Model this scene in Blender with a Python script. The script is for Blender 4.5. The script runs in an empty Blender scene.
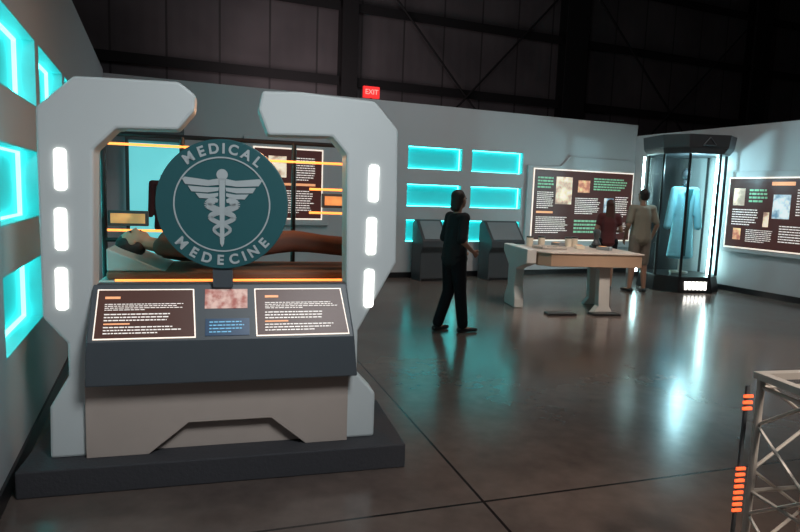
import bpy, bmesh, math, random
from mathutils import Vector, Matrix
random.seed(7)
D=math.radians
SC=bpy.context.scene
COL=SC.collection
try:
    SC.view_settings.view_transform='Standard'
except Exception: pass

# ---------------------------------------------------------------- materials
MATS={}
def mat(name,col,rough=.6,metal=0.,emis=None,es=0.,var=.06,scale=8.,bump=0.,spec=.5,evar=0.,emis2=None):
    if name in MATS: return MATS[name]
    m=bpy.data.materials.new(name);m.use_nodes=True
    nt=m.node_tree;N=nt.nodes;Lk=nt.links
    b=N['Principled BSDF']
    tc=N.new('ShaderNodeTexCoord');nz=N.new('ShaderNodeTexNoise');nz.inputs['Scale'].default_value=scale;nz.inputs['Detail'].default_value=3
    Lk.new(tc.outputs['Object'],nz.inputs['Vector'])
    mx=N.new('ShaderNodeMix');mx.data_type='RGBA'
    c=Vector(col[:3])
    mx.inputs['A'].default_value=(*[max(0,x*(1-var)) for x in c],1)
    mx.inputs['B'].default_value=(*[min(1,x*(1+var)) for x in c],1)
    Lk.new(nz.outputs['Fac'],mx.inputs['Factor']);Lk.new(mx.outputs['Result'],b.inputs['Base Color'])
    b.inputs['Roughness'].default_value=rough;b.inputs['Metallic'].default_value=metal
    b.inputs['Specular IOR Level'].default_value=spec
    if emis:
        b.inputs['Emission Color'].default_value=(*emis,1);b.inputs['Emission Strength'].default_value=es
        if evar or emis2:
            cr=N.new('ShaderNodeValToRGB');cr.color_ramp.elements[0].position=.40;cr.color_ramp.elements[1].position=.60
            cr.color_ramp.elements[0].color=(*(emis2 or [x*(1-evar) for x in emis]),1);cr.color_ramp.elements[1].color=(*emis,1)
            Lk.new(nz.outputs['Fac'],cr.inputs[0]);Lk.new(cr.outputs[0],b.inputs['Emission Color'])
    if bump:
        bp=N.new('ShaderNodeBump');bp.inputs['Strength'].default_value=bump;bp.inputs['Distance'].default_value=.01
        Lk.new(nz.outputs['Fac'],bp.inputs['Height']);Lk.new(bp.outputs['Normal'],b.inputs['Normal'])
    MATS[name]=m
    return m
M_wall=mat('painted_wall',(.49,.50,.52),.55,var=.04,scale=1.5)
M_gate=mat('gate_paint',(.64,.69,.70),.5,var=.04,scale=3)
M_base=mat('base_paint',(.50,.42,.375),.55)
M_dark=mat('dark_housing',(.055,.06,.068),.4)
M_console=mat('console_grey',(.08,.095,.11),.45)
M_black=mat('black_plastic',(.012,.012,.014),.35)
M_plat=mat('platform_carpet',(.045,.045,.052),.8,bump=.3,scale=60)
M_niche=mat('niche_paint',(.25,.6,.62),.5)
M_nback=mat('niche_diffuser',(.08,.42,.46),.5,emis=(.0,.46,.48),es=.55)
M_led=mat('cyan_led',(.5,.9,.9),.5,emis=(.08,1,.96),es=8.)
M_white=mat('white_lamp',(.9,.9,.9),.5,emis=(1,.97,.9),es=4.)
M_case_l=mat('case_lamp',(.9,.9,.9),.5,emis=(.6,1,1),es=34.)
M_edge=mat('backlit_edge',(.9,.9,.9),.5,emis=(1,.82,.66),es=.95)
M_scr=mat('brown_print',(.04,.02,.015),.4,emis=(.12,.04,.028),es=.4,scale=3,var=.4)
M_scr2=mat('dark_print',(.03,.015,.015),.4,emis=(.10,.03,.025),es=.45,scale=3,var=.4)
M_text=mat('white_print',(.8,.8,.8),.5,emis=(1,.9,.8),es=.6)
M_otext=mat('orange_print',(.8,.4,.2),.5,emis=(1,.42,.2),es=.7)
M_gtext=mat('green_print',(.3,.6,.4),.5,emis=(.2,.5,.3),es=.4)
M_pic=mat('photo_print',(.6,.5,.4),.5,emis=(.95,.80,.6),es=.8,var=.7,scale=6,emis2=(.25,.10,.06))
M_picb=mat('photo_print_blue',(.3,.4,.5),.5,emis=(.75,.8,.75),es=.8,var=.7,scale=7,emis2=(.04,.16,.26))
M_picr=mat('photo_print_warm',(.5,.3,.2),.5,emis=(1,.75,.35),es=.8,var=.7,scale=8,emis2=(.4,.05,.04))
M_pic2=mat('photo_print_red',(.4,.2,.15),.5,emis=(.7,.55,.5),es=.6,var=.8,scale=22,emis2=(.35,.04,.04))
M_blue=mat('blue_screen',(.02,.05,.1),.3,emis=(.015,.05,.11),es=.5)
M_bluet=mat('blue_text',(.2,.5,.7),.3,emis=(.15,.45,.7),es=.5)
M_teal=mat('sign_teal',(.022,.11,.125),.45)
M_sign=mat('sign_lettering',(.46,.52,.54),.5)
M_steel=mat('steel_beam',(.02,.017,.018),.7)
M_alu=mat('aluminium',(.62,.58,.54),.4,metal=.35)
M_orange=mat('orange_glow',(1,.4,.1),.5,emis=(1,.27,.05),es=2.2)
M_amber=mat('amber_glow',(1,.5,.2),.5,emis=(1,.33,.08),es=.5,emis2=(.12,.03,.01),scale=9)
M_redled=mat('red_led',(1,.2,.1),.5,emis=(1,.10,.02),es=1.5)
M_exit=mat('exit_red',(.7,.02,.02),.4,emis=(1,.03,.03),es=.9)
M_exitt=mat('exit_text',(1,.4,.4),.4,emis=(1,.30,.25),es=1.1)
M_wood=mat('tan_laminate',(.46,.31,.22),.45)
M_tabt=mat('table_top_laminate',(.56,.48,.43),.35)
M_tabw=mat('table_white',(.64,.63,.62),.5)
M_cream=mat('cream_plastic',(.7,.62,.5),.4)
M_skin=mat('skin',(.34,.19,.13),.55)
M_plastic_skin=mat('mannequin_skin',(.48,.29,.19),.5)
M_hair=mat('dark_hair',(.02,.013,.01),.6,bump=.5,scale=80)
M_hairr=mat('auburn_hair',(.07,.02,.01),.6,bump=.5,scale=80)
M_blk=mat('black_cloth',(.008,.008,.011),.85)
M_blk2=mat('charcoal_cloth',(.009,.009,.012),.9,spec=.2)
M_khaki=mat('khaki_cloth',(.25,.23,.18),.85)
M_beige=mat('beige_trousers',(.20,.17,.14),.85)
M_maroon=mat('maroon_cloth',(.10,.02,.022),.8)
M_brown=mat('brown_cloth',(.13,.05,.032),.8)
M_gown=mat('pale_teal_cloth',(.26,.60,.70),.8,bump=.3,scale=12)
M_bed=mat('bed_shell',(.5,.48,.46),.45)
M_matt=mat('mattress',(.18,.09,.055),.7)
M_silver=mat('silver_panel',(.22,.24,.26),.4,metal=.1)
M_cabback=mat('cabinet_lightbox',(.3,.7,.7),.5,emis=(.16,.68,.72),es=.8)

def glass():
    m=bpy.data.materials.new('clear_glass');m.use_nodes=True;nt=m.node_tree;nt.nodes.clear()
    o=nt.nodes.new('ShaderNodeOutputMaterial');mx=nt.nodes.new('ShaderNodeMixShader')
    t=nt.nodes.new('ShaderNodeBsdfTransparent');g=nt.nodes.new('ShaderNodeBsdfGlossy');g.inputs['Roughness'].default_value=.03
    t.inputs['Color'].default_value=(.96,.99,.99,1)
    lw=nt.nodes.new('ShaderNodeLayerWeight');lw.inputs['Blend'].default_value=.12
    nt.links.new(lw.outputs['Fresnel'],mx.inputs[0]);nt.links.new(t.outputs[0],mx.inputs[1]);nt.links.new(g.outputs[0],mx.inputs[2]);nt.links.new(mx.outputs[0],o.inputs[0])
    return m
M_glass=glass()

def floor_mat():
    m=bpy.data.materials.new('polished_concrete');m.use_nodes=True;nt=m.node_tree;N=nt.nodes;Lk=nt.links;b=N['Principled BSDF']
    tc=N.new('ShaderNodeTexCoord')
    n1=N.new('ShaderNodeTexNoise');n1.inputs['Scale'].default_value=.7;n1.inputs['Detail'].default_value=6;n1.inputs['Roughness'].default_value=.65
    n2=N.new('ShaderNodeTexNoise');n2.inputs['Scale'].default_value=9;n2.inputs['Detail'].default_value=5
    Lk.new(tc.outputs['Object'],n1.inputs['Vector']);Lk.new(tc.outputs['Object'],n2.inputs['Vector'])
    cr=N.new('ShaderNodeValToRGB');cr.color_ramp.elements[0].position=.3;cr.color_ramp.elements[0].color=(.080,.060,.054,1)
    cr.color_ramp.elements[1].position=.72;cr.color_ramp.elements[1].color=(.18,.138,.12,1)
    ad=N.new('ShaderNodeMath');ad.operation='MULTIPLY_ADD';ad.inputs[1].default_value=.25
    Lk.new(n2.outputs['Fac'],ad.inputs[0]);
    sb=N.new('ShaderNodeMath');sb.operation='SUBTRACT';sb.inputs[1].default_value=.12;Lk.new(n1.outputs['Fac'],sb.inputs[0]);Lk.new(sb.outputs[0],ad.inputs[2])
    Lk.new(ad.outputs[0],cr.inputs[0])
    sep=N.new('ShaderNodeSeparateXYZ');vr=N.new('ShaderNodeVectorRotate');vr.rotation_type='Z_AXIS';vr.inputs['Angle'].default_value=D(-18)
    Lk.new(tc.outputs['Object'],vr.inputs['Vector']);Lk.new(vr.outputs[0],sep.inputs[0])
    def seam(sock,off,per):
        s=N.new('ShaderNodeMath');s.operation='SUBTRACT';s.inputs[1].default_value=off;Lk.new(sock,s.inputs[0])
        w=N.new('ShaderNodeMath');w.operation='WRAP';w.inputs[1].default_value=-per/2;w.inputs[2].default_value=per/2;Lk.new(s.outputs[0],w.inputs[0])
        a=N.new('ShaderNodeMath');a.operation='ABSOLUTE';Lk.new(w.outputs[0],a.inputs[0])
        c=N.new('ShaderNodeMath');c.operation='LESS_THAN';c.inputs[1].default_value=.008;Lk.new(a.outputs[0],c.inputs[0]);return c.outputs[0]
    x=seam(sep.outputs[0],1.36,6.);y=seam(sep.outputs[1],2.67,6.)
    mxm=N.new('ShaderNodeMath');mxm.operation='MAXIMUM';Lk.new(x,mxm.inputs[0]);Lk.new(y,mxm.inputs[1])
    mx=N.new('ShaderNodeMix');mx.data_type='RGBA';mx.inputs['B'].default_value=(.015,.012,.012,1)
    Lk.new(mxm.outputs[0],mx.inputs['Factor']);Lk.new(cr.outputs[0],mx.inputs['A']);Lk.new(mx.outputs['Result'],b.inputs['Base Color'])
    mr=N.new('ShaderNodeMapRange');mr.inputs['To Min'].default_value=.10;mr.inputs['To Max'].default_value=.30
    Lk.new(n1.outputs['Fac'],mr.inputs['Value']);Lk.new(mr.outputs[0],b.inputs['Roughness'])
    b.inputs['Specular IOR Level'].default_value=.8
    return m
def corr_mat():
    m=bpy.data.materials.new('corrugated_siding');m.use_nodes=True;nt=m.node_tree;N=nt.nodes;Lk=nt.links;b=N['Principled BSDF']
    tc=N.new('ShaderNodeTexCoord');sep=N.new('ShaderNodeSeparateXYZ');Lk.new(tc.outputs['Object'],sep.inputs[0])
    w=N.new('ShaderNodeMath');w.operation='PINGPONG';w.inputs[1].default_value=.15;Lk.new(sep.outputs[0],w.inputs[0])
    w2=N.new('ShaderNodeMath');w2.operation='WRAP';w2.inputs[1].default_value=0;w2.inputs[2].default_value=1.2;Lk.new(sep.outputs[0],w2.inputs[0])
    l=N.new('ShaderNodeMath');l.operation='LESS_THAN';l.inputs[1].default_value=.05;Lk.new(w2.outputs[0],l.inputs[0])
    n1=N.new('ShaderNodeTexNoise');n1.inputs['Scale'].default_value=.8;Lk.new(tc.outputs['Object'],n1.inputs['Vector'])
    cr=N.new('ShaderNodeValToRGB');cr.color_ramp.elements[0].position=.3;cr.color_ramp.elements[0].color=(.13,.11,.115,1);cr.color_ramp.elements[1].position=.7;cr.color_ramp.elements[1].color=(.19,.16,.165,1)
    Lk.new(n1.outputs['Fac'],cr.inputs[0])
    mx=N.new('ShaderNodeMix');mx.data_type='RGBA';mx.inputs['B'].default_value=(.07,.06,.06,1);Lk.new(l.outputs[0],mx.inputs['Factor']);Lk.new(cr.outputs[0],mx.inputs['A']);Lk.new(mx.outputs['Result'],b.inputs['Base Color'])
    bp=N.new('ShaderNodeBump');bp.inputs['Strength'].default_value=.35;bp.inputs['Distance'].default_value=.06;Lk.new(w.outputs[0],bp.inputs['Height']);Lk.new(bp.outputs[0],b.inputs['Normal'])
    b.inputs['Roughness'].default_value=.6
    return m

# ---------------------------------------------------------------- mesh helpers
def box(bm,x0,x1,y0,y1,z0,z1):
    v=[bm.verts.new(p) for p in [(x0,y0,z0),(x1,y0,z0),(x1,y1,z0),(x0,y1,z0),(x0,y0,z1),(x1,y0,z1),(x1,y1,z1),(x0,y1,z1)]]
    for f in [(0,3,2,1),(4,5,6,7),(0,1,5,4),(1,2,6,5),(2,3,7,6),(3,0,4,7)]: bm.faces.new([v[i] for i in f])
def prism(bm,pts,y0,y1):
    a=[bm.verts.new((p[0],y0,p[1])) for p in pts];b=[bm.verts.new((p[0],y1,p[1])) for p in pts]
    n=len(pts);bm.faces.new(a);bm.faces.new(b[::-1])
    for i in range(n): bm.faces.new([a[i],b[i],b[(i+1)%n],a[(i+1)%n]])
def prism_z(bm,pts,z0,z1,pts2=None):
    a=[bm.verts.new((p[0],p[1],z0)) for p in pts];b=[bm.verts.new((p[0],p[1],z1)) for p in (pts2 or pts)]
    n=len(pts);bm.faces.new(a[::-1]);bm.faces.new(b)
    for i in range(n): bm.faces.new([a[i],a[(i+1)%n],b[(i+1)%n],b[i]])
def prism_x(bm,pts,x0,x1):
    a=[bm.verts.new((x0,p[0],p[1])) for p in pts];b=[bm.verts.new((x1,p[0],p[1])) for p in pts]
    n=len(pts);bm.faces.new(a);bm.faces.new(b[::-1])
    for i in range(n): bm.faces.new([a[i],b[i],b[(i+1)%n],a[(i+1)%n]])
def tube(bm,p1,p2,r,seg=10,r2=None):
    p1=Vector(p1);p2=Vector(p2);d=p2-p1
    res=bmesh.ops.create_cone(bm,cap_ends=True,segments=seg,radius1=r,radius2=r if r2 is None else r2,depth=d.length)
    q=Vector((0,0,1)).rotation_difference(d.normalized()).to_matrix().to_4x4()
    bmesh.ops.transform(bm,matrix=Matrix.Translation((p1+p2)/2)@q,verts=res['verts'])
def ell(bm,c,r,sub=2,rot=None):
    res=bmesh.ops.create_icosphere(bm,subdivisions=sub,radius=1)
    M=Matrix.Translation(c)@(rot.to_4x4() if rot else Matrix.Identity(4))@Matrix.Diagonal((r[0],r[1],r[2],1))
    bmesh.ops.transform(bm,matrix=M,verts=res['verts'])
def mk(name,bm,m,parent=None,label=None,bevel=0,smooth=False,loc=None,rot=None):
    bmesh.ops.recalc_face_normals(bm,faces=bm.faces)
    me=bpy.data.meshes.new(name);bm.to_mesh(me);bm.free()
    for x in (m if isinstance(m,list) else [m]): me.materials.append(x)
    if smooth:
        for p in me.polygons: p.use_smooth=True
    o=bpy.data.objects.new(name,me);COL.objects.link(o)
    if parent: o.parent=parent
    if loc: o.location=loc
    if rot is not None: o.rotation_euler=(0,0,D(rot))
    if label: o['label']=label
    if bevel:
        b=o.modifiers.new('bevel','BEVEL');b.width=bevel;b.segments=2;b.limit_method='ANGLE'
    return o
def B(): return bmesh.new()
def thing(name,label,cat,loc=(0,0,0),rot=0,group=None):
    o=bpy.data.objects.new(name,None);o.empty_display_size=.1;COL.objects.link(o);o.location=loc;o.rotation_euler=(0,0,D(rot))
    o['label']=label;o['category']=cat
    if group:o['group']=group
    return o
def tag(o,label,cat,group=None):
    o['label']=label;o['category']=cat
    if group:o['group']=group
def frame_pt(O,ang,s,t=0,z=0):
    a=D(ang);return (O[0]+math.cos(a)*s-math.sin(a)*t,O[1]+math.sin(a)*s+math.cos(a)*t,z)

# ---------------------------------------------------------------- structure
def wall(name,O,ang,s0,s1,H,holes,m,th=.2):
    bm=B();xs=sorted({s0,s1,*[h[0] for h in holes],*[h[1] for h in holes]});zs=sorted({0,H,*[h[2] for h in holes],*[h[3] for h in holes]})
    vd={}
    def V(x,z):
        if (x,z) not in vd: vd[(x,z)]=bm.verts.new((x,0,z))
        return vd[(x,z)]
    for i in range(len(xs)-1):
        for j in range(len(zs)-1):
            cx=(xs[i]+xs[i+1])/2;cz=(zs[j]+zs[j+1])/2
            if any(h[0]<cx<h[1] and h[2]<cz<h[3] for h in holes): continue
            bm.faces.new([V(xs[i],zs[j]),V(xs[i+1],zs[j]),V(xs[i+1],zs[j+1]),V(xs[i],zs[j+1])])
    r=bmesh.ops.extrude_face_region(bm,geom=bm.faces[:])
    bmesh.ops.translate(bm,verts=[g for g in r['geom'] if isinstance(g,bmesh.types.BMVert)],vec=(0,th,0))
    o=mk(name,bm,m,loc=(O[0],O[1],0),rot=ang);o['kind']='structure';return o
OB=(-.1,11.2);AB=23
OL=(-1.88,2.81);AL=112
OR=(5.0,13.3);AR=-67
rows=[(2.01,2.43),(1.32,1.74),(.66,1.08)]
nb=[(a,b,z0,z1) for (a,b) in [(.19,1.32),(1.52,2.68)] for (z0,z1) in rows]
nl=[(.13+1.24*i,1.25+1.24*i,z0,z1) for i in range(0,4) for (z0,z1) in rows]
wall('wall_back',OB,AB,-5.0,5.54,3.18,nb,M_wall)
wall('wall_left',OL,AL,-2.6,7.0,3.22,nl,M_wall)
wall('wall_right',OR,AR,-.05,9.5,2.95,[],M_wall)
def struct(name,bm,m,loc=(0,0,0),rot=0,bevel=0):
    o=mk(name,bm,m,loc=loc,rot=rot,bevel=bevel);o['kind']='structure';return o
bm=B();box(bm,-14,26,-6,26,-.1,0);struct('floor',bm,floor_mat())
bm=B();box(bm,-14,26,-6,26,9.0,9.1);struct('ceiling',bm,M_steel)
OH=(-2.2,15.8)
bm=B();box(bm,-9,22,.35,.5,0,9.0);struct('wall_outer',bm,corr_mat(),(OH[0],OH[1],0),23)
def trimw(name,O,ang,s0,s1):
    bm=B();box(bm,s0,s1,-.015,0,0,.10);struct(name,bm,M_black,(O[0],O[1],0),ang)
trimw('baseboard_back',OB,AB,-4.7,5.5);trimw('baseboard_left',OL,AL,-2.6,6.9);trimw('baseboard_right',OR,AR,.05,9.5)
cols=[(-6.5,.4),(.78,.42),(7.85,.8),(15.7,.8)]
for (s,w) in cols:
    bm=B();box(bm,-w/2,w/2,-.06,-.03,0,9);box(bm,-w/2,w/2,.3,.33,0,9);box(bm,-.05,.05,-.03,.3,0,9)
    p=frame_pt(OH,23,s,0,0)
    o=mk('steel_column',bm,M_steel,loc=p,rot=23);tag(o,'dark steel I-beam column against the corrugated hall wall','column','hall columns')
edges=[-9]+[c[0] for c in cols]+[22];hw=[0]+[c[1]/2 for c in cols]+[0]
for z in (4.4,6.25,8.0):
    for i in range(5):
        a=edges[i]+hw[i]+.01;b=edges[i+1]-hw[i+1]-.01;c=(a+b)/2;w=(b-a)/2
        bm=B();box(bm,-w,w,.15,.34,-.02,.02);box(bm,-w,w,.12,.15,-.13,.10)
        o=mk('steel_girt',bm,M_steel,loc=frame_pt(OH,23,c,0,z),rot=23);tag(o,'horizontal dark steel girt between the hall columns','beam','hall girts')
for k,(a,b) in enumerate([((1.1,7.6),(7.35,1.0)),((7.35,7.6),(1.1,1.0)),((8.4,7.8),(15.2,1.2)),((15.2,7.8),(8.4,1.2))]):
    y=-.04 if k%2 else .035
    cx=(a[0]+b[0])/2
    bm=B();tube(bm,(a[0]-cx,y,a[1]),(b[0]-cx,y,b[1]),.03,8)
    o=mk('cross_brace',bm,M_steel,loc=frame_pt(OH,23,cx),rot=23);tag(o,'thin diagonal steel brace rod between the columns','brace','hall braces')

# ---------------------------------------------------------------- niches
def niche(O,ang,h,grp):
    x0,x1,z0,z1=h;w=x1-x0;hh=z1-z0
    t=thing('wall_light_niche','recessed rectangular wall niche glowing cyan from edge lighting','wall light',frame_pt(O,ang,(x0+x1)/2,0,z0),ang,grp)
    bm=B();box(bm,-w/2,w/2,.13,.15,0,hh);mk('back_panel',bm,M_nback,t)
    bm=B();e=.008
    box(bm,-w/2,w/2,.0,.13,0,e);box(bm,-w/2,w/2,.0,.13,hh-e,hh);box(bm,-w/2,-w/2+e,.0,.13,e,hh-e);box(bm,w/2-e,w/2,.0,.13,e,hh-e)
    mk('reveal',bm,M_niche,t)
    bm=B();k=.012
    box(bm,-w/2+e,w/2-e,.10,.125,e,e+k);box(bm,-w/2+e,w/2-e,.10,.125,hh-e-k,hh-e);box(bm,-w/2+e,-w/2+e+k,.10,.125,e+k,hh-e-k);box(bm,w/2-e-k,w/2-e,.10,.125,e+k,hh-e-k)
    mk('led_strip',bm,M_led,t,label='bright cyan LED strip around the niche edge')
for h in nb: niche(OB,AB,h,'back wall light niches')
for h in nl: niche(OL,AL,h,'side wall light niches')

# ---------------------------------------------------------------- text lines
def lines(bm,x0,x1,z0,z1,n,y,fill=.5,wmin=.02,wmax=.07,last=.6):
    st=(z1-z0)/n;h=st*fill
    for i in range(n):
        z=z1-(i+.5)*st;x=x0;end=x1-random.uniform(0,.12)*(x1-x0) if i<n-1 else x0+(x1-x0)*last
        while x<end:
            w=random.uniform(wmin,wmax);xe=min(x+w,end)
            if xe-x>wmin*.4: box(bm,x,xe,y-.0015,y,z-h/2,z+h/2)
            x=xe+wmin*.45
def text_mesh(body,size,extr,name,bold=0):
    cu=bpy.data.curves.new(name,'FONT');cu.body=body;cu.size=size;cu.extrude=extr;cu.align_x='CENTER';cu.align_y='CENTER';cu.offset=bold
    o=bpy.data.objects.new('t',cu);COL.objects.link(o);bpy.context.view_layer.update()
    me=bpy.data.meshes.new_from_object(o.evaluated_get(bpy.context.evaluated_depsgraph_get()))
    bpy.data.objects.remove(o)
    return me
# ---------------------------------------------------------------- gate
OG=(-1.876,2.945);AG=15
PZ=.14
plat=B();box(plat,-.985,.985,-.14,.62,0,PZ)
o=mk('display_platform',plat,M_plat,loc=frame_pt(OG,AG,.99),rot=AG,bevel=.008);tag(o,'low dark carpeted platform under the medical exhibit','platform')
LA=[(.11,.875),(.11,1.90),(.28,2.06),(.76,2.07),(.84,2.01),(.835,1.93),(.755,1.83),(.465,1.82),(.36,1.71),(.345,1.03),(.345,PZ),(.125,PZ),(.13,.41),(.22,.57),(.22,.74)]
RA=[(1.92,1.16),(1.905,1.90),(1.77,2.045),(1.36,2.065),(1.17,2.055),(1.15,1.96),(1.20,1.83),(1.54,1.84),(1.62,1.75),(1.635,1.03),(1.635,PZ),(1.82,PZ),(1.82,.40),(1.71,.52),(1.71,.77)]
def arch(poly,lamps,lab):
    bx=sum(p[0] for p in poly)/len(poly)
    t=thing('gate_arch',lab,'arch',frame_pt(OG,AG,bx,0,PZ),AG,'medical gate arches')
    bm=B();prism(bm,[(x-bx,z-PZ) for x,z in poly],.0,.16);mk('frame',bm,M_gate,t,bevel=.014)
    for (x,z0,z1) in lamps:
        bm=B();w=.026;c=.010;pts=[(x-w+c,z0),(x+w-c,z0),(x+w,z0+c),(x+w,z1-c),(x+w-c,z1),(x-w+c,z1),(x-w,z1-c),(x-w,z0+c)]
        prism(bm,[(a-bx,b-PZ) for a,b in pts],-.006,.01);mk('lamp',bm,M_white,t,label='glowing white vertical light bar')
arch(LA,[(.213,1.51,1.71),(.208,1.215,1.42),(.203,.915,1.125)],'pale grey angular arch half with three light bars beside glowing wall')
arch(RA,[(1.775,1.50,1.70),(1.77,1.205,1.41),(1.765,.905,1.12)],'pale grey angular arch half with three light bars beside open floor')
ct=thing('reading_console','dark grey sloped console with two lit text panels and beige base','console',frame_pt(OG,AG,1.0,0,PZ),AG)
def g2(x): return x-1.0
bm=B();outl=[(.30,PZ),(.60,PZ),(.80,.30),(1.23,.30),(1.42,PZ),(1.655,PZ),(1.655,.56),(.30,.56)]
prism(bm,[(g2(x),z-PZ) for x,z in outl],-.03,-.004)
prism(bm,[(g2(x),z-PZ) for x,z in [(.37,PZ),(1.62,PZ),(1.62,.56),(.37,.56)]],.03,.30)
mk('base',bm,M_base,ct,label='beige panel base with a trapezoid cut-out',bevel=.004)
bm=B();prof=[(-.14,.55),(-.14,.775),(-.004,1.045),(-.004,.55)]
a=[];b_=[]
for y,z in prof:
    k=(z-.55)/.5
    a.append(bm.verts.new((g2(.325+.02*k),y,z-PZ)));b_.append(bm.verts.new((g2(1.685-.05*k),y,z-PZ)))
bm.faces.new(a);bm.faces.new(b_[::-1])
for i in range(4): bm.faces.new([a[i],b_[i],b_[(i+1)%4],a[(i+1)%4]])
mk('housing',bm,M_console,ct,bevel=.008)
bm=B();box(bm,g2(.366),g2(1.632),-.004,.06,.60-PZ,1.044-PZ);mk('rear_cover',bm,M_console,ct)
sl=math.hypot(.14,.27);slang=math.atan2(.27,.14)
def slope_obj(name,bm,m,lab=None):
    o=mk(name,bm,m,ct,label=lab)
    o.location=(0,-.14,.775-PZ);o.rotation_euler=(-(math.pi/2-slang),0,0)
    return o
def slope_panel(x0b,x1b,x0t,x1t,w0,w1):
    for (nm,e,y0,m,lab) in [('backlit_border',0,-.006,M_edge,'glowing cream border'),('text_panel',.006,-.009,M_scr,'dark brown printed text panel')]:
        bm=B();prism(bm,[(g2(x0b)+e,w0+e),(g2(x1b)-e,w0+e),(g2(x1t)-e,w1-e),(g2(x0t)+e,w1-e)],y0,.001);slope_obj(nm,bm,m,lab)
    X0=g2(x0b)+.045;X1=g2(x1b)-.05
    for (a,b,z0,z1,n,l) in ((X0,X1,w0+.145,w1-.075,4,.5),(X0,X1-.06,w0+.088,w0+.135,3,.9),(X0,X1-.02,w0+.022,w0+.068,3,.7)):
        bm=B();lines(bm,a,b,z0,z1,n,-.010,.36,.009,.028,l);slope_obj('text_block',bm,M_text,'block of small white text')
    bm=B();box(bm,X0,X0+.07,-.0115,-.01,w1-.052,w1-.040);slope_obj('heading',bm,M_otext,'small orange heading')
    bm=B();box(bm,X0,X0+.12,-.0115,-.01,w0+.074,w0+.081);slope_obj('heading',bm,M_otext,'small orange heading')
slope_panel(.365,.845,.372,.83,.012,.272)
slope_panel(1.145,1.635,1.135,1.60,.012,.272)
bm=B();box(bm,g2(.885),g2(1.10),-.006,.001,.165,.27);slope_obj('photo_print',bm,M_pic2,'colour photograph print')
bm=B();box(bm,g2(.89),g2(1.11),-.006,.001,.02,.11);slope_obj('small_screen',bm,M_blue,'small dark blue screen')
bm=B();lines(bm,g2(.91),g2(1.09),.03,.10,4,-.0075,.35,.01,.03);slope_obj('screen_text',bm,M_bluet,'small blue text')

# ---------------------------------------------------------------- round sign
sc=Vector(frame_pt(OG,AG,.972,-.06));sz=1.462;R=.331;sr=7
sg=thing('round_sign','round dark teal sign with winged staff emblem and arched lettering','sign',(sc.x,sc.y,1.03),sr)
cz=sz-1.03
bm=B();tube(bm,(0,0,cz),(0,.045,cz),R,72);mk('disc',bm,M_teal,sg,bevel=.004)
bm=B();box(bm,-.05,.05,.014,.032,0,cz-R+.03);mk('mounting_bracket',bm,M_console,sg)
bm=B()
def ring(bm,r0,r1,y0,y1,cz,n=96):
    vs=[]
    for i in range(n):
        a=2*math.pi*i/n;c,s=math.cos(a),math.sin(a)
        vs.append([bm.verts.new((r*c,y,cz+r*s)) for (r,y) in [(r0,y0),(r1,y0),(r1,y1),(r0,y1)]])
    for i in range(n):
        p,q=vs[i],vs[(i+1)%n]
        for k in range(4): bm.faces.new([p[k],p[(k+1)%4],q[(k+1)%4],q[k]])
ring(bm,.710*R,.732*R,-.004,.0,cz);mk('ring',bm,M_sign,sg,label='thin pale grey ring')
def arc_text(txt,rad,a0,a1,size,flip,name):
    bm=B()
    ws={'I':.45,'E':.9,'L':.9,'M':1.25}
    tot=sum(ws.get(c,1.05) for c in txt);acc=0
    for c in txt:
        w=ws.get(c,1.05);f=(acc+w/2)/tot;acc+=w
        ang=a0+(a1-a0)*f
        me=text_mesh(c,size,.002,'c',bold=.0022)
        b2=B();b2.from_mesh(me);bpy.data.meshes.remove(me)
        zs=[v.co.y for v in b2.verts];cy=(max(zs)+min(zs))/2
        rot=(ang-90) if not flip else (ang+90)
        Mx=Matrix.Translation((rad*math.cos(D(ang)),0,cz+rad*math.sin(D(ang))))@Matrix.Rotation(D(-rot),4,'Y')@Matrix.Rotation(D(90),4,'X')@Matrix.Translation((0,-cy,0))
        bmesh.ops.transform(b2,matrix=Mx,verts=b2.verts)
        bmesh.ops.translate(b2,verts=b2.verts,vec=(0,-.002,0))
        tm=bpy.data.meshes.new('tmp');b2.to_mesh(tm);b2.free();bm.from_mesh(tm);bpy.data.meshes.remove(tm)
    me=bpy.data.meshes.new(name);bm.to_mesh(me);bm.free();me.materials.append(M_sign)
    o=bpy.data.objects.new(name,me);COL.objects.link(o);o.parent=sg;o['label']='arched pale lettering reading '+txt
arc_text('MEDICAL',.86*R,134,46,.070,False,'lettering')
arc_text('MEDECINE',.86*R,-144,-36,.070,True,'lettering')
bm=B();Y0,Y1=-.005,0.
def P2(pts,y0=Y0): prism(bm,[(x*R,cz+z*R) for x,z in pts],y0,Y1)
circ=lambda cx,cz_,r,n=20:[(cx+r*math.cos(2*math.pi*i/n),cz_+r*math.sin(2*math.pi*i/n)) for i in range(n)]
P2(circ(0,.46,.085))
P2([(-.045,.40),(.045,.40),(.03,-.60),(0,-.66),(-.03,-.60)])
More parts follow.
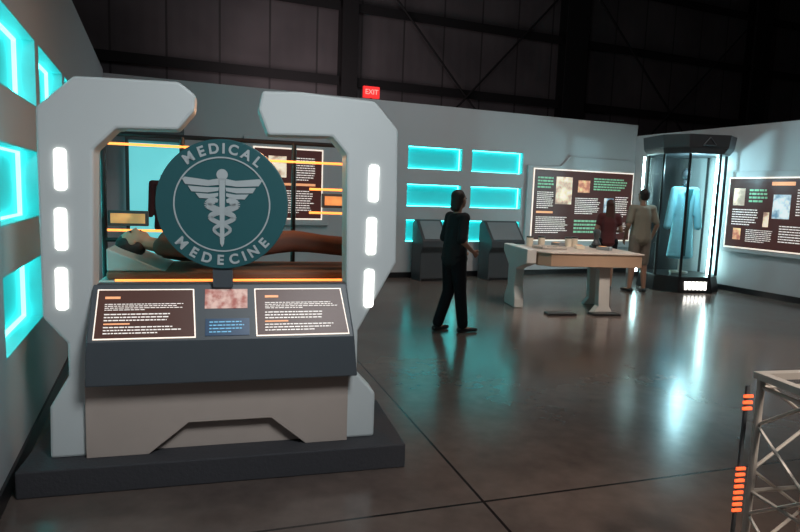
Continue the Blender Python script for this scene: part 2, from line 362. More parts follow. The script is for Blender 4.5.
for sgn in (-1,1):
    w=[(0.05,.40),(.20,.37),(.56,.41),(.60,.38),(.55,.30),(.22,.28),(.05,.30)]
    w2=[(0.05,.265),(.22,.26),(.51,.275),(.46,.19),(.22,.18),(.06,.21)]
    w3=[(0.06,.18),(.20,.16),(.40,.17),(.34,.09),(.16,.09),(.06,.13)]
    for q in (w,w2,w3): P2([(sgn*x,z) for x,z in q][::sgn])
    pts=[]
    for i in range(61):
        u=i/60;z=.06-.60*u;amp=.20*(1-u)**.55+.03
        pts.append((sgn*amp*math.sin(u*math.pi*3.0+.6),z))
    for i in range(60):
        th=.056*(1-i/80)
        (x0,z0),(x1,z1)=pts[i],pts[i+1];dx,dz=x1-x0,z1-z0;l=math.hypot(dx,dz);nx,nz=-dz/l*th,dx/l*th;ex,ez=dx*.15,dz*.15
        P2([(x0+nx-ex,z0+nz-ez),(x1+nx+ex,z1+nz+ez),(x1-nx+ex,z1-nz+ez),(x0-nx-ex,z0-nz-ez)],-.0045-.0002*(sgn+1))
    hx,hz=pts[0];P2([(hx-.06,hz-.03),(hx+.06,hz-.03),(hx+.07,hz+.02),(hx,hz+.06),(hx-.07,hz+.02)])
mk('emblem',bm,M_sign,sg,label='pale winged staff with two entwined snakes')

# ---------------------------------------------------------------- voxel-fused bodies
def fuse(name,blobs,voxel,m,parent,smooth_it=4,label=None):
    bm=B()
    for e in blobs:
        (p0,r0),(p1,r1)=e
        p0=Vector(p0);p1=Vector(p1);r0=Vector(r0 if hasattr(r0,'__len__') else (r0,)*3);r1=Vector(r1 if hasattr(r1,'__len__') else (r1,)*3)
        L=(p1-p0).length;mr=max(.006,min(min(r0),min(r1)));n=max(1,int(L/(mr*.35)))
        n=min(n,40)
        for i in range(n+1):
            u=i/n;ell(bm,p0.lerp(p1,u),r0.lerp(r1,u),2 if mr>.02 else 1)
    me=bpy.data.meshes.new('tmp');bm.to_mesh(me);bm.free()
    t=bpy.data.objects.new('tmp',me);COL.objects.link(t)
    rm=t.modifiers.new('r','REMESH');rm.mode='VOXEL';rm.voxel_size=voxel
    sm=t.modifiers.new('s','SMOOTH');sm.iterations=smooth_it;sm.factor=.5
    bpy.context.view_layer.update()
    dg=bpy.context.evaluated_depsgraph_get()
    me2=bpy.data.meshes.new_from_object(t.evaluated_get(dg));me2.name=name
    bpy.data.objects.remove(t)
    for p in me2.polygons:p.use_smooth=True
    me2.materials.clear();me2.materials.append(m)
    o=bpy.data.objects.new(name,me2);COL.objects.link(o)
    if parent:o.parent=parent
    if label:o['label']=label
    return o
def hand(blobs,wr,d,w,n,s=1.,curl=.5):
    wr=Vector(wr);d=Vector(d).normalized();w=Vector(w);w=(w-d*w.dot(d)).normalized();n=d.cross(w).normalized() if n is None else Vector(n)
    pc=wr+d*.085*s
    for k in (-.022,0,.022): blobs.append(((wr+d*.01,.022),(pc+w*k*s,.015)))
    for k,l in ((.030,.070),(.010,.078),(-.010,.072),(-.028,.056)):
        a=pc+w*k*s;b=a+(d*(1-.2*curl)+n*.35*curl).normalized()*l*.5*s;c=b+(d*(1-.6*curl)+n*curl).normalized()*l*.5*s
        blobs.append(((a,.0095),(b,.0088)));blobs.append(((b,.0088),(c,.0075)))
    a=wr+d*.03*s+w*.022*s;b=a+(w*.7+d*.7).normalized()*.04*s;c=b+(w*.25+d).normalized()*.03*s
    blobs.append(((a,.012),(b,.011)));blobs.append(((b,.011),(c,.009)))
def figure(name,label,cat,h,loc,rot,pose,cl,skin=M_skin,female=False,vox=.0085):
    t=thing(name,label,cat,loc,rot)
    par=t
    S=h/1.70
    sw=.158 if female else .175
    def V(p): return Vector(p)*S
    lean=Vector(pose.get('lean',(0,0,0)))
    def up(p):
        p=Vector(p);k=max(0,(p.z-.95)/.7);return (p+lean*k)
    pv=V((0,0,.95));wa=V(up((0,0,1.09)));chh=V(up((0,.01,1.27)));uc=V(up((0,0,1.375)));nk=V(up((0,-.005,1.45)));nt=V(up((0,.012,1.525)))
    fw=.95 if female else 1.
    rpv=(.155*S,.11*S,.10*S);rwa=(.128*S*fw,.095*S,.09*S);rch=(.158*S*fw,.112*S,.12*S);ruc=(.135*S*fw,.09*S,.06*S)
    hd=Vector(pose.get('head',(0,0,0)));hr=Matrix.Rotation(D(pose.get('turn',0)),3,'Z')
    hc=V(up((0,.015,1.60)))+hd
    def HP(p): return hc+hr@(Vector(p)*S)
    body=[((pv,rpv),(wa,rwa)),((wa,rwa),(chh,rch)),((chh,rch),(uc,ruc)),((nk,.052*S),(nt,.05*S)),((nt,.048*S),(HP((0,0,-.02)),.05*S))]
    head=[((HP((0,-.015,.025)),(.073*S,.09*S,.082*S)),)*2,((HP((0,.02,-.02)),(.062*S,.066*S,.075*S)),(HP((0,.04,-.075)),(.036*S,.035*S,.028*S))),
          ((HP((0,.082,.01)),(.009*S,)*3),(HP((0,.098,-.018)),(.013*S,.012*S,.010*S))),
          ((HP((.072,0,0)),(.008*S,.016*S,.028*S)),)*2,((HP((-.072,0,0)),(.008*S,.016*S,.028*S)),)*2,
          ((HP((-.025,.072,.035)),.011*S),(HP((.025,.072,.035)),.011*S)),((HP((-.014,.078,-.045)),.008*S),(HP((.014,.078,-.045)),.008*S))]
    body+=head
    shirt=[];trs=[];shoes=[]
    for sd,key in ((1,'R'),(-1,'L')):
        sh=V(up((sd*sw,0,1.39)));el=V(pose['el'+key]);wr=V(pose['wr'+key])
        body.append(((uc,(.07*S,.07*S,.055*S)),(sh,.056*S)));body.append(((sh,.054*S),(el,.040*S)));body.append(((el,.040*S),(wr,.026*S)))
        d=(wr-el).normalized();hand(body,wr,d,pose.get('th'+key,(0,1,.2)),pose.get('pn'+key,(-sd,0,0)),S,pose.get('curl',.5))
        sl_=cl.get('sleeve',.45)
        shirt.append(((uc,(.08*S,.085*S,.065*S)),(sh,.068*S)))
        if sl_<=1: shirt.append(((sh,.066*S),(sh.lerp(el,sl_*1.0),.058*S)))
        else: shirt+= [((sh,.066*S),(el,.052*S)),((el,.052*S),(el.lerp(wr,sl_-1),.038*S))]
        hp=V((sd*.088,0,.91));kn=V(pose['kn'+key]);an=V(pose['an'+key]);toe=Vector(pose['toe'+key])
        body+= [((hp,.090*S),(kn,.056*S)),((kn,.056*S),(kn.lerp(an,.35),.053*S)),((kn.lerp(an,.35),.053*S),(an,.036*S)),((an+V((0,0,-.03)),.033*S),(an+toe*.15*S+V((0,0,-.052)),.024*S))]
        tl=cl.get('leg',1.9)
        trs.append(((pv,(.165*S,.122*S,.10*S)),(hp,.105*S)))
        if tl<=1: trs.append(((hp,.105*S),(hp.lerp(kn,tl),.082*S)))
        else: trs+= [((hp,.106*S),(kn,.078*S)),((kn,.078*S),(kn.lerp(an,tl-1),.070*S))]
        shoes.append([((an+V((0,0,-.045))-toe*.045*S,.038*S),(an+toe*.17*S+V((0,0,-.052)),(.036*S,.036*S,.026*S)))])
    bx=cl.get('bulk',0)
    shirt+=[((V((0,0,.90)),tuple((x+.024+bx)*S for x in (.155,.11,.10))),(wa,tuple(x+(.024+bx)*S for x in rwa))),((wa,tuple(x+(.024+bx)*S for x in rwa)),(chh,tuple(x+.020*S for x in rch))),((chh,tuple(x+.020*S for x in rch)),(uc,tuple(x+.015*S for x in ruc)))]
    fuse('body',body,vox,skin,par)
    if cl.get('shirt'): fuse('shirt',shirt,.012,cl['shirt'],par)
    if cl.get('trousers'): fuse('trousers' if cl.get('leg',1.9)>1 else 'shorts',trs,.012,cl['trousers'],par)
    if cl.get('shoes'):
        for s_ in shoes: fuse('shoe',s_,.009,cl['shoes'],par)
    if cl.get('hair'):
        hb=[((HP((0,-.03,.038)),(.083*S,.090*S,.087*S)),(HP((0,-.035,-.01)),(.080*S,.072*S,.075*S)))]
        if cl.get('hairstyle')=='long': hb+=[((HP((0,-.05,.0)),(.085*S,.055*S,.07*S)),(HP((0,-.085,-.24)),(.095*S,.04*S,.06*S)))]
        if cl.get('hairstyle')=='pony': hb+=[((HP((0,-.04,.0)),(.083*S,.075*S,.08*S)),(HP((0,-.065,-.10)),(.078*S,.055*S,.05*S)))]
        fuse('hair',hb,.009,cl['hair'],par)
    for sx in (-.028,.028):
        bm=B();ell(bm,HP((sx,.076,.016)),(.011*S,.008*S,.008*S));mk('eye',bm,M_black,par,smooth=True)
    bm=B();ell(bm,HP((0,.079,-.047)),(.02*S,.008*S,.005*S));mk('mouth',bm,M_maroon,par,smooth=True)
    return t
figure('person','person in dark uniform standing on open floor, one arm bent','person',1.60,(.61,6.87,0),-62,
   dict(elR=(.22,-.05,1.13),wrR=(.17,.14,1.00),elL=(-.22,-.02,1.12),wrL=(-.16,.15,1.0),knR=(.09,.05,.49),anR=(.10,.10,.08),toeR=(.1,1,0),knL=(-.09,.0,.49),anL=(-.10,-.14,.08),toeL=(-.25,.97,0),
        lean=(0,.03,0),turn=8,curl=.8),
   dict(shirt=M_blk,trousers=M_blk2,shoes=M_black,hair=M_hair,hairstyle='pony',sleeve=.95,leg=1.93,bulk=.016),female=True)
figure('person','person with long auburn hair and dark top facing the wall panel','person',1.56,(3.64,10.72,0),-12,
   dict(elR=(.23,.02,1.13),wrR=(.14,.20,1.10),elL=(-.23,.02,1.13),wrL=(-.13,.2,1.08),knR=(.08,.02,.49),anR=(.09,.0,.08),toeR=(.15,1,0),knL=(-.08,.02,.49),anL=(-.10,.02,.08),toeL=(-.2,.97,0),lean=(0,.02,0),turn=5),
   dict(shirt=M_maroon,trousers=M_blk2,shoes=M_black,hair=M_hairr,hairstyle='long',sleeve=.5,leg=.8),female=True)
figure('person','person in khaki shirt and beige shorts facing the wall panel','person',1.76,(4.10,10.45,0),8,
   dict(elR=(.25,-.04,1.12),wrR=(.23,.08,.88),elL=(-.25,-.04,1.12),wrL=(-.22,.1,.9),knR=(.10,.02,.49),anR=(.12,.0,.08),toeR=(.2,.97,0),knL=(-.10,.02,.49),anL=(-.12,.02,.08),toeL=(-.2,.97,0),lean=(0,.0,0),turn=15),
   dict(shirt=M_khaki,trousers=M_beige,shoes=M_black,hair=M_hair,sleeve=.8,leg=.95,bulk=.01))

# ---------------------------------------------------------------- bed exhibit behind the gate
BC=1.08;HL=.84
bed=thing('exhibit_bed','raised medical bed with grey shell behind the console','bed',frame_pt(OG,AG,BC,.95,0),AG)
bm=B();prism(bm,[(-.5,0),(.5,0),(.35,.35),(.35,.8),(-.35,.8),(-.35,.35)],-.22,.22);mk('pedestal',bm,M_dark,bed,bevel=.01)
bm=B();prism(bm,[(-HL,.93),(-HL+.06,.80),(HL-.06,.80),(HL,.93),(HL,.97),(-HL,.97)],-.34,.34);mk('shell',bm,M_bed,bed,bevel=.012)
bm=B();box(bm,-HL+.04,HL-.04,-.30,.30,.97,1.02);mk('mattress',bm,M_matt,bed,bevel=.015)
bm=B();prism(bm,[(-HL+.04,1.02),(-.46,1.02),(-HL+.04,1.16)],-.28,.28);mk('headrest',bm,M_bed,bed,label='pale wedge headrest',bevel=.01)
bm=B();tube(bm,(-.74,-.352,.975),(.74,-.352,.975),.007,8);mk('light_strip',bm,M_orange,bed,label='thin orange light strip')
mp=thing('mannequin','mannequin patient in brown clothes lying on the exhibit bed','mannequin',frame_pt(OG,AG,BC,.95,1.022),AG)
tmp=figure('mannequin_tmp','x','x',1.58,(0,0,0),0,
   dict(elR=(.24,-.02,1.14),wrR=(.15,.24,1.00),elL=(-.25,-.02,1.13),wrL=(-.13,.16,1.02),knR=(.10,.05,.50),anR=(.11,.0,.08),toeR=(.1,.8,.1),knL=(-.10,.02,.49),anL=(-.11,.0,.08),toeL=(-.1,.8,.1)),
   dict(shirt=M_brown,trousers=M_brown,shoes=M_black,hair=M_hair,sleeve=1.3,leg=1.95),skin=M_plastic_skin)
Rm=Matrix(((0,0,-1,0),(-1,0,0,0),(0,1,0,0),(0,0,0,1)))
Mt=Matrix.Translation((.80,0,.14))@Rm
for c in list(tmp.children):
    c.data.transform(Mt)
    c.parent=mp
bpy.data.objects.remove(tmp)
rk=thing('streak_rack','added dark frame with orange tubes imitating reflected streaks behind the bed','reflection stand-in',frame_pt(OG,AG,BC,1.42,0),AG)  # added rack; its glowing tubes imitate orange streaks reflected in glass
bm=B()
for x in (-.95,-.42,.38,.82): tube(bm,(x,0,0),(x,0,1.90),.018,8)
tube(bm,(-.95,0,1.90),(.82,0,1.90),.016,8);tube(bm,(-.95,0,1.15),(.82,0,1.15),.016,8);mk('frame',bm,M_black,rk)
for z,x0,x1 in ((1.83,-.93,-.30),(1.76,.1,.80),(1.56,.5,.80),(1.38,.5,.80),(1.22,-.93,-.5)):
    bm=B();tube(bm,(x0,-.012,z),(x1,-.012,z),.009,8);mk('light_tube',bm,M_orange,rk,label='added orange tube imitating a reflected streak')
for x0,x1,z0,z1 in ((.60,.80,1.42,1.53),(-.93,-.66,1.25,1.36)):
    bm=B();box(bm,x0,x1,-.0,.05,z0,z1);mk('glow_housing',bm,M_dark,rk,bevel=.006)
    bm=B();box(bm,x0+.02,x1-.02,-.006,.0,z0+.02,z1-.02);mk('glow_panel',bm,M_amber,rk,label='added amber glowing panel')  # added glowing box, put in to make the bay interior warmer
cb=thing('display_cabinet','tall dark cabinet with cyan-white lit interior against the back wall','display cabinet',frame_pt(OB,AB,-4.10,-.36,0),AB)
bm=B();box(bm,-.40,.40,-.3,.3,0,.30);mk('plinth',bm,M_black,cb,bevel=.01)
bm=B();box(bm,-.40,.40,-.3,.3,2.18,2.42);mk('canopy',bm,M_dark,cb,bevel=.01)
for x in (-.38,.38):
    for y in (-.28,.28):
        bm=B();box(bm,x-.02,x+.02,y-.02,y+.02,.30,2.18);mk('post',bm,M_black,cb)
bm=B();box(bm,-.36,.36,.24,.26,.30,2.18);mk('lit_back_panel',bm,M_cabback,cb,label='glowing cyan-white back panel')
us=thing('uniform_display','dark maroon uniform on a torso stand inside the lit cabinet','costume',frame_pt(OB,AB,-3.98,-.40,.301),AB)
bm=B();tube(bm,(0,0,0),(0,0,.03),.14,24);tube(bm,(0,0,.03),(0,0,.85),.02,10);mk('stand',bm,M_black,us)
fuse('tunic',[((( 0,0,.62),(.15,.11,.08)),((0,0,.95),(.13,.10,.08))),(((0,0,.95),(.13,.10,.08)),((0,0,1.2),(.17,.11,.09))),(((0,0,1.27),(.13,.08,.05)),((.16,0,1.27),.055)),(((0,0,1.27),(.13,.08,.05)),((-.16,0,1.27),.055)),(((.16,0,1.27),.055),((.19,0,.80),.042)),(((-.16,0,1.27),.055),((-.19,0,.80),.042))],.012,M_maroon,us)
bm=B();tube(bm,(0,0,1.28),(0,0,1.40),.045,16);mk('neck_form',bm,M_plastic_skin,us)

# ---------------------------------------------------------------- info panels on walls
def wall_panel(O,ang,outer,scr,lab,blocks,matS,zbase):
    cx=(scr[0]+scr[1])/2
    t=thing('info_panel',lab,'information panel',frame_pt(O,ang,cx,0,zbase),ang)
    bm=B();prism(bm,[(x-cx,z-zbase) for x,z in outer],-.06,-.002);mk('frame',bm,M_wall,t,bevel=.01)
    bm=B();box(bm,scr[0]-cx,scr[1]-cx,-.072,-.06,scr[2]-zbase,scr[3]-zbase);mk('backlit_border',bm,M_edge,t,label='glowing cream edge')
    e=.022;pi_=0
    bm=B();box(bm,scr[0]-cx+e,scr[1]-cx-e,-.078,-.072,scr[2]-zbase+e,scr[3]-zbase-e);mk('printed_panel',bm,matS,t,label='dark brown printed panel')
    for k in blocks:
        ty,x0,x1,z0,z1=k[:5];x0-=cx;x1-=cx;z0-=zbase;z1-=zbase;bm=B()
        if ty=='t': lines(bm,x0,x1,z0,z1,int(k[5]*1.5),-.078,.38,.02,.07,.7);mk('text_block',bm,M_text,t,label='block of small white text')
        if ty=='o': box(bm,x0,x1,-.0805,-.078,z0,z1);mk('heading',bm,M_otext,t,label='orange heading')
        if ty=='g': lines(bm,x0,x1,z0,z1,k[5],-.078,.55,.03,.10,.8);mk('caption',bm,M_gtext,t,label='green caption text')
        if ty=='p': box(bm,x0,x1,-.081,-.078,z0,z1);mk('picture',bm,[M_pic,M_picr,M_picb][pi_%3],t,label=['cream-toned picture','warm red and yellow picture','blue-toned picture'][pi_%3]);pi_+=1
fr=[(2.77,.56),(5.5,.56),(5.5,2.36),(5.3,2.42),(3.78,2.42),(3.56,2.22),(2.77,2.20)]
wall_panel(OB,AB,fr,(2.9,5.46,.70,2.15),'large backlit text and picture panel in pale angular frame',
 [('p',3.45,3.85,1.45,2.0),('g',3.0,3.4,1.75,2.0,4),('t',3.0,3.4,1.35,1.7,6),('t',3.0,3.8,.85,1.2,6),('o',3.0,3.4,1.26,1.30),('p',4.0,4.3,1.7,1.95),('g',4.4,5.3,1.75,2.02,5),('t',3.95,4.6,1.25,1.6,6),('p',4.7,4.95,1.3,1.6),('t',5.0,5.35,1.2,1.65,7),('g',3.95,4.6,.85,1.15,4),('t',4.7,5.35,.85,1.1,5)],M_scr2,.56)
fr=[(-2.75,.95),(-1.3,.95),(-1.3,2.3),(-1.5,2.4),(-2.75,2.4)]
wall_panel(OB,AB,fr,(-2.6,-1.42,1.05,2.24),'backlit text panel on the back wall seen through the arch',
 [('p',-2.35,-2.05,1.75,2.1),('t',-1.95,-1.55,1.7,2.1,7),('o',-2.5,-1.55,1.62,1.66),('t',-2.5,-1.55,1.15,1.55,7)],M_scr2,.95)
fr=[(2.28,.72),(4.7,.72),(4.7,2.15),(2.28,2.15)]
wall_panel(OR,AR,fr,(2.38,4.6,.80,2.04),'wide backlit text and picture panel on the side wall',
 [('p',2.5,2.72,1.55,1.85),('g',2.8,3.15,1.6,1.85,4),('t',2.5,3.0,1.2,1.5,5),('p',2.55,2.7,.95,1.15),('t',2.8,3.3,.92,1.15,5),('o',3.2,3.6,1.9,1.96),('p',3.25,3.55,1.35,1.75),('t',3.65,4.4,1.4,1.85,7),('t',3.4,4.4,.95,1.25,5),('p',3.1,3.2,1.2,1.45)],M_scr2,.72)
ex=thing('exit_sign','small glowing red exit sign on top of the back wall','exit sign',frame_pt(OB,AB,-.52,.1,3.18),AB)
bm=B();box(bm,-.15,.15,-.03,.03,.03,.23);mk('housing',bm,M_exit,ex,bevel=.006)
bm=B();box(bm,-.02,.02,-.01,.01,0,.03);mk('mount',bm,M_black,ex)
me=text_mesh('EXIT',.12,.002,'lettering',bold=.001);me.materials.append(M_exitt)
o=bpy.data.objects.new('lettering',me);COL.objects.link(o);o.parent=ex;o.location=(0,-.033,.13);o.rotation_euler=(D(90),0,0)

# ---------------------------------------------------------------- kiosks
def kiosk(loc,w,lab):
    t=thing('kiosk',lab,'kiosk',loc,AB,'sloped kiosks')
    bm=B();prism_x(bm,[(-.18,0),(.22,0),(.22,1.02),(.14,1.10),(.06,1.10),(-.26,.74),(-.26,.62),(-.18,.52)],-w/2,w/2);mk('cabinet',bm,M_dark,t,bevel=.012)
    a=math.atan2(.36,.32)
    bm=B();box(bm,-w/2+.05,w/2-.05,-.008,.001,.03,.44);o=mk('screen',bm,M_silver,t,label='pale grey sloped screen');o.location=(0,-.26,.74);o.rotation_euler=(-(math.pi/2-a),0,0)
    bm=B();box(bm,-w/2+.03,w/2-.03,-.2,-.182,0,.05);mk('plinth',bm,M_black,t)
kiosk((.52,11.08,0),.50,'narrow dark kiosk with sloped grey screen')
kiosk((1.90,11.55,0),.72,'wide dark kiosk with sloped grey screen below glowing niches')

# ---------------------------------------------------------------- table
TO=(1.83,8.0);TA=8
tb=thing('exhibit_table','low exhibit table with tan edge and white angular legs','table',frame_pt(TO,TA,.72,.6,0),TA)
bm=B();prism_z(bm,[(-.68,-.45),(-.55,-.6),(.73,-.6),(.73,.6),(-.68,.6)],.66,.83);mk('apron',bm,M_wood,tb,label='tan laminate edge',bevel=.006)
bm=B();prism_z(bm,[(-.70,-.46),(-.56,-.62),(.75,-.62),(.75,.62),(-.70,.62)],.83,.85);mk('table_top',bm,M_tabt,tb,bevel=.005)
bm=B();prism_x(bm,[(-.05,0),(.42,0),(.42,.12),(.30,.30),(.30,.58),(.56,.76),(.56,.87),(-.46,.87),(-.46,.68),(-.02,.56),(.0,.30),(-.05,.12)],-.84,-.705);mk('leg',bm,M_tabw,tb,label='white angular slab leg',bevel=.012)
bm=B();prism(bm,[(.16,0),(.46,0),(.40,.1),(.38,.66),(.22,.66),(.24,.1)],-.42,-.30);mk('leg',bm,M_tabw,tb,bevel=.008)
bm=B();prism(bm,[(.36,0),(.66,0),(.60,.1),(.58,.66),(.42,.66),(.44,.1)],.30,.40);mk('leg',bm,M_tabw,tb,bevel=.008)
for x in (-.35,.28):
    bm=B();box(bm,x-.2,x+.2,-.62,-.44,0,.03);mk('foot',bm,M_black,tb,label='flat black foot plate',bevel=.006)
TZ=.852
def on_table(x,y): return frame_pt(TO,TA,.72+x,.6+y,TZ)
tr=thing('instrument_tray','shallow steel instrument tray on the table','tray',on_table(-.35,.0),TA+10)
bm=B();box(bm,-.2,.2,-.14,.14,0,.01)
for q in ((-.2,.2,-.14,-.13),(-.2,.2,.13,.14),(-.2,-.19,-.14,.14),(.19,.2,-.14,.14)): box(bm,*q,0,.035)
mk('tray_body',bm,M_alu,tr)
for i in range(3):
    it=thing('surgical_tool','slim steel medical tool lying in the tray','tool',frame_pt(on_table(-.35,.0)[:2],TA+10,-.12+.1*i,0,TZ+.011),TA+10+12*i,'tools in the tray')
    bm=B();tube(bm,(0,-.09,.009),(0,.02,.009),.008,8);mk('handle',bm,M_dark,it)
    bm=B();tube(bm,(0,.02,.009),(0,.10,.009),.006,8,.001);mk('tip',bm,M_alu,it)
for i,(x,y,r) in enumerate([(-.05,.45,20),(.12,.05,-15),(.42,-.1,40)]):
    t=thing('handheld_device','small handheld medical device with amber screen','device',on_table(x,y),TA+r,'devices on the table')
    bm=B();prism_z(bm,[(-.06,-.10),(.06,-.10),(.06,.07),(.03,.10),(-.03,.10),(-.06,.07)],0,.05);mk('case',bm,M_cream if i==1 else M_silver,t,bevel=.006)
    bm=B();box(bm,-.04,.04,-.02,.07,.05,.053);mk('screen',bm,M_amber,t,label='amber glowing screen')
for i,(x,y) in enumerate([(.1,.4),(.22,.46),(-.5,.4),(-.3,.45)]):
    t=thing('specimen_jar','small cream cylindrical specimen jar with dark lid','jar',on_table(x,y),0,'jars on the table')
    bm=B();tube(bm,(0,0,0),(0,0,.12),.05,20);mk('jar_body',bm,M_cream,t)
    bm=B();tube(bm,(0,0,.12),(0,0,.14),.052,20);mk('lid',bm,M_black,t)
hs=thing('display_bust','dark sculpted bust prop standing on the table','bust',on_table(.48,.28),TA)
bm=B();box(bm,-.07,.07,-.07,.07,0,.03);mk('bust_base',bm,M_black,hs)
fuse('bust_head',[(((0,0,.05),(.08,.05,.03)),((0,0,.12),.035)),(((0,0,.14),.035),((0,-.01,.22),(.05,.06,.065)))],.008,M_dark,hs)

# ---------------------------------------------------------------- display case
cs=thing('display_case','tall dark octagonal glass display case holding a pale gown','display case',(5.10,11.15,0),5)
W=.62;c=.30
def octa(w,c): return [(-w+c,-w),(w-c,-w),(w,-w+c),(w,w-c),(w-c,w),(-w+c,w),(-w,w-c),(-w,-w+c)]
bm=B();prism_z(bm,octa(W,c),0,.28,octa(W-.04,c));mk('plinth',bm,M_black,cs,bevel=.008)
for i in range(6):
    bm=B();box(bm,-.19+i*.07,-.15+i*.07,-W-.004,-W+.03,.06,.2)
    mk('grille_slot',bm,M_white,cs,label='white lit grille slot')
bm=B();prism_z(bm,octa(W-.02,c),2.40,2.50,octa(W+.03,c));prism_z(bm,octa(W+.03,c),2.50,2.72,octa(W+.05,c));mk('canopy',bm,M_dark,cs,bevel=.008)
bm=B()
for a,b in (((-.11,2.54),(.0,2.67)),((.0,2.67),(.11,2.54)),((-.11,2.54),(.11,2.54))): tube(bm,(a[0],-W-.05,a[1]),(b[0],-W-.05,b[1]),.010,6)
mk('triangle_mark',bm,M_console,cs,label='dim triangle outline mark')
oc=octa(W-.05,c)
for p in oc:
    bm=B();tube(bm,(p[0],p[1],.28),(p[0],p[1],2.40),.024,8);mk('post',bm,M_black,cs)
for i in range(8):
    a,b=oc[i],oc[(i+1)%8];bm=B();v=[bm.verts.new(q) for q in ((a[0],a[1],.28),(b[0],b[1],.28),(b[0],b[1],2.4),(a[0],a[1],2.4))];bm.faces.new(v);mk('glass_pane',bm,M_glass,cs,label='clear glass pane')
bm=B();box(bm,-W+c-.03,W-c+.03,W-.10,W-.07,.28,2.40);mk('backing_panel',bm,M_black,cs,label='dark backing panel')
for x,y in ((W+.02,.1),(-W-.0,.35)):
    bm=B();tube(bm,(x,y,.25),(x,y,2.38),.018,8);mk('light_tube',bm,M_case_l,cs,label='bright vertical cyan-white light tube')
gw=thing('medical_gown','long pale teal medical gown on a stand inside the case','costume',(5.10,11.12,.29),5)
bm=B();tube(bm,(0,0,0),(0,0,.03),.16,20);tube(bm,(0,0,.03),(0,0,1.55),.015,8);mk('stand',bm,M_alu,gw)
fuse('gown_body',[(((0,0,.30),(.25,.15,.05)),((0,0,1.0),(.18,.12,.1))),(((0,0,1.0),(.18,.12,.1)),((0,0,1.42),(.20,.12,.1))),(((0,0,1.5),(.14,.09,.06)),((.2,0,1.5),.065)),(((0,0,1.5),(.14,.09,.06)),((-.2,0,1.5),.065)),(((.2,0,1.5),.065),((.29,-.02,.85),.07)),(((-.2,0,1.5),.065),((-.29,-.02,.85),.07))],.014,M_gown,gw)
bm=B();prism(bm,[(-.012,.32),(.012,.32),(.02,1.3),(.07,1.52),(-.07,1.52),(-.02,1.3)],-.16,-.14);mk('front_placket',bm,M_teal,gw,label='dark front opening')
bm=B();tube(bm,(0,0,1.54),(0,0,1.68),.05,16);ell(bm,(0,0,1.78),(.075,.09,.11));mk('head_form',bm,M_dark,gw,smooth=True)

# ---------------------------------------------------------------- foreground truss post
TH=.935
tp=thing('truss_post','waist-high aluminium box truss post','truss',(1.50,2.10,0),12)
h=.125;cor=[(-h,-h),(h,-h),(h,h),(-h,h)]
for x,y in cor:
    bm=B();tube(bm,(x,y,.01),(x,y,TH),.014,12);mk('chord',bm,M_alu,tp)
for i in range(4):
    bm=B()
    a,b=cor[i],cor[(i+1)%4];q=.175
    for k in range(5):
        z0=.04+k*q;z1=z0+q
        p,r_=(a,b) if k%2==0 else (b,a)
        tube(bm,(p[0],p[1],z0),(r_[0],r_[1],z1),.0065,6)
    for z in (.04,.48,TH-.05): tube(bm,(a[0],a[1],z),(b[0],b[1],z),.008,6)
    mk('lattice',bm,M_alu,tp)
bm=B();box(bm,-.15,.15,-.15,.15,.0,.01);mk('foot_plate',bm,M_alu,tp)
bm=B()
z=TH-.02
box(bm,-.145,.145,-.145,-.11,z,z+.025);box(bm,-.145,.145,.11,.145,z,z+.025);box(bm,-.145,-.11,-.11,.11,z,z+.025);box(bm,.11,.145,-.11,.11,z,z+.025)
mk('top_collar',bm,M_alu,tp)
rl=thing('red_light_column','slim metal rod with stacked glowing red bars','light',(1.44,2.42,0),10)
bm=B();box(bm,-.006,.006,0,.012,0,.82);box(bm,-.05,.05,-.04,.05,0,.01);mk('post',bm,M_console,rl)
for z0,n in ((.28,8),(.72,3)):
    bm=B()
    for i in range(n): box(bm,-.021,.021,-.006,.0,z0+i*.026,z0+i*.026+.012)
    mk('red_bars',bm,M_redled,rl,label='stack of short glowing red bars')

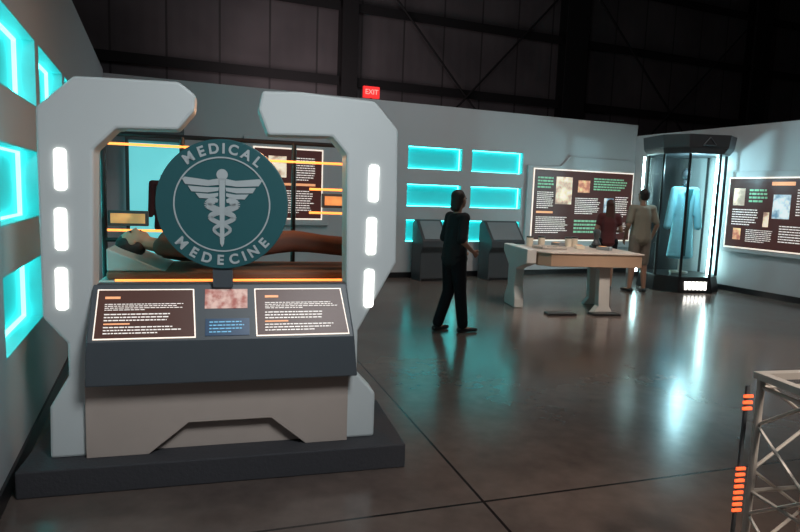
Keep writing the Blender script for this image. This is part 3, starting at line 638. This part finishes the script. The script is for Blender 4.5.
# ---------------------------------------------------------------- lights
def area(name,loc,target,size,power,col,spread=180):
    l=bpy.data.lights.new(name,'AREA');l.size=size;l.energy=power;l.color=col;l.spread=D(spread)
    o=bpy.data.objects.new(name,l);COL.objects.link(o);o.location=loc
    o.rotation_euler=(Vector(target)-Vector(loc)).to_track_quat('-Z','Y').to_euler();return o
area('fill_overhead',(3.4,7.0,6.5),(3.2,8.5,0),2.,70,(1,.84,.74),130)  # unseen area light added overhead to raise the floor brightness
area('fill_gate',(.9,.6,3.6),(-.8,3.2,1.15),1.0,19,(.93,.98,1),80)  # added area light without a fixture, brightens the gate front
area('fill_hall',(-2,12.8,3.6),(0,18,6.0),2.5,42,(1,.84,.86))  # unseen area light put in to lift the upper hall wall
area('fill_backwall',(1.0,7.5,5.5),(.2,12,1.8),2.,42,(.92,.95,1))  # fill added for the back wall, no fixture modelled
area('fill_table',(3.4,4.8,4.2),(2.6,8.2,.7),.6,13,(1,.84,.7),50)  # warm fill added from above to brighten the table edge
area('fill_truss',(2.2,.6,3.4),(1.5,2.1,.6),.4,6,(1,.85,.72),40)  # unseen fill added so the truss reads lighter
def point(name,loc,p,col,r=.1):
    l=bpy.data.lights.new(name,'POINT');l.energy=p;l.color=col;l.shadow_soft_size=r
    o=bpy.data.objects.new(name,l);COL.objects.link(o);o.location=loc
point('fill_case',(5.10,10.70,2.15),42,(.5,.9,1),.05)  # unseen point light added inside the case to brighten the gown
point('fill_bed',frame_pt(OG,AG,1.35,.9,1.9),13,(1,.42,.16))  # added orange point light that warms the bed bay
w=bpy.data.worlds.new('world');SC.world=w;w.use_nodes=True
bg=w.node_tree.nodes['Background'];bg.inputs[0].default_value=(.5,.45,.5,1);bg.inputs[1].default_value=.014

# ---------------------------------------------------------------- camera
ca=bpy.data.cameras.new('camera');ca.sensor_width=36;ca.lens=610/800*36;ca.clip_end=100;ca.clip_start=.05
co=bpy.data.objects.new('camera',ca);COL.objects.link(co)
pit=math.atan(72.4/610)
M=Matrix.Rotation(math.pi/2-pit,4,'X')@Matrix.Rotation(D(2.0),4,'Z')
co.matrix_world=Matrix.Translation((0,0,1.55))@M
SC.camera=co
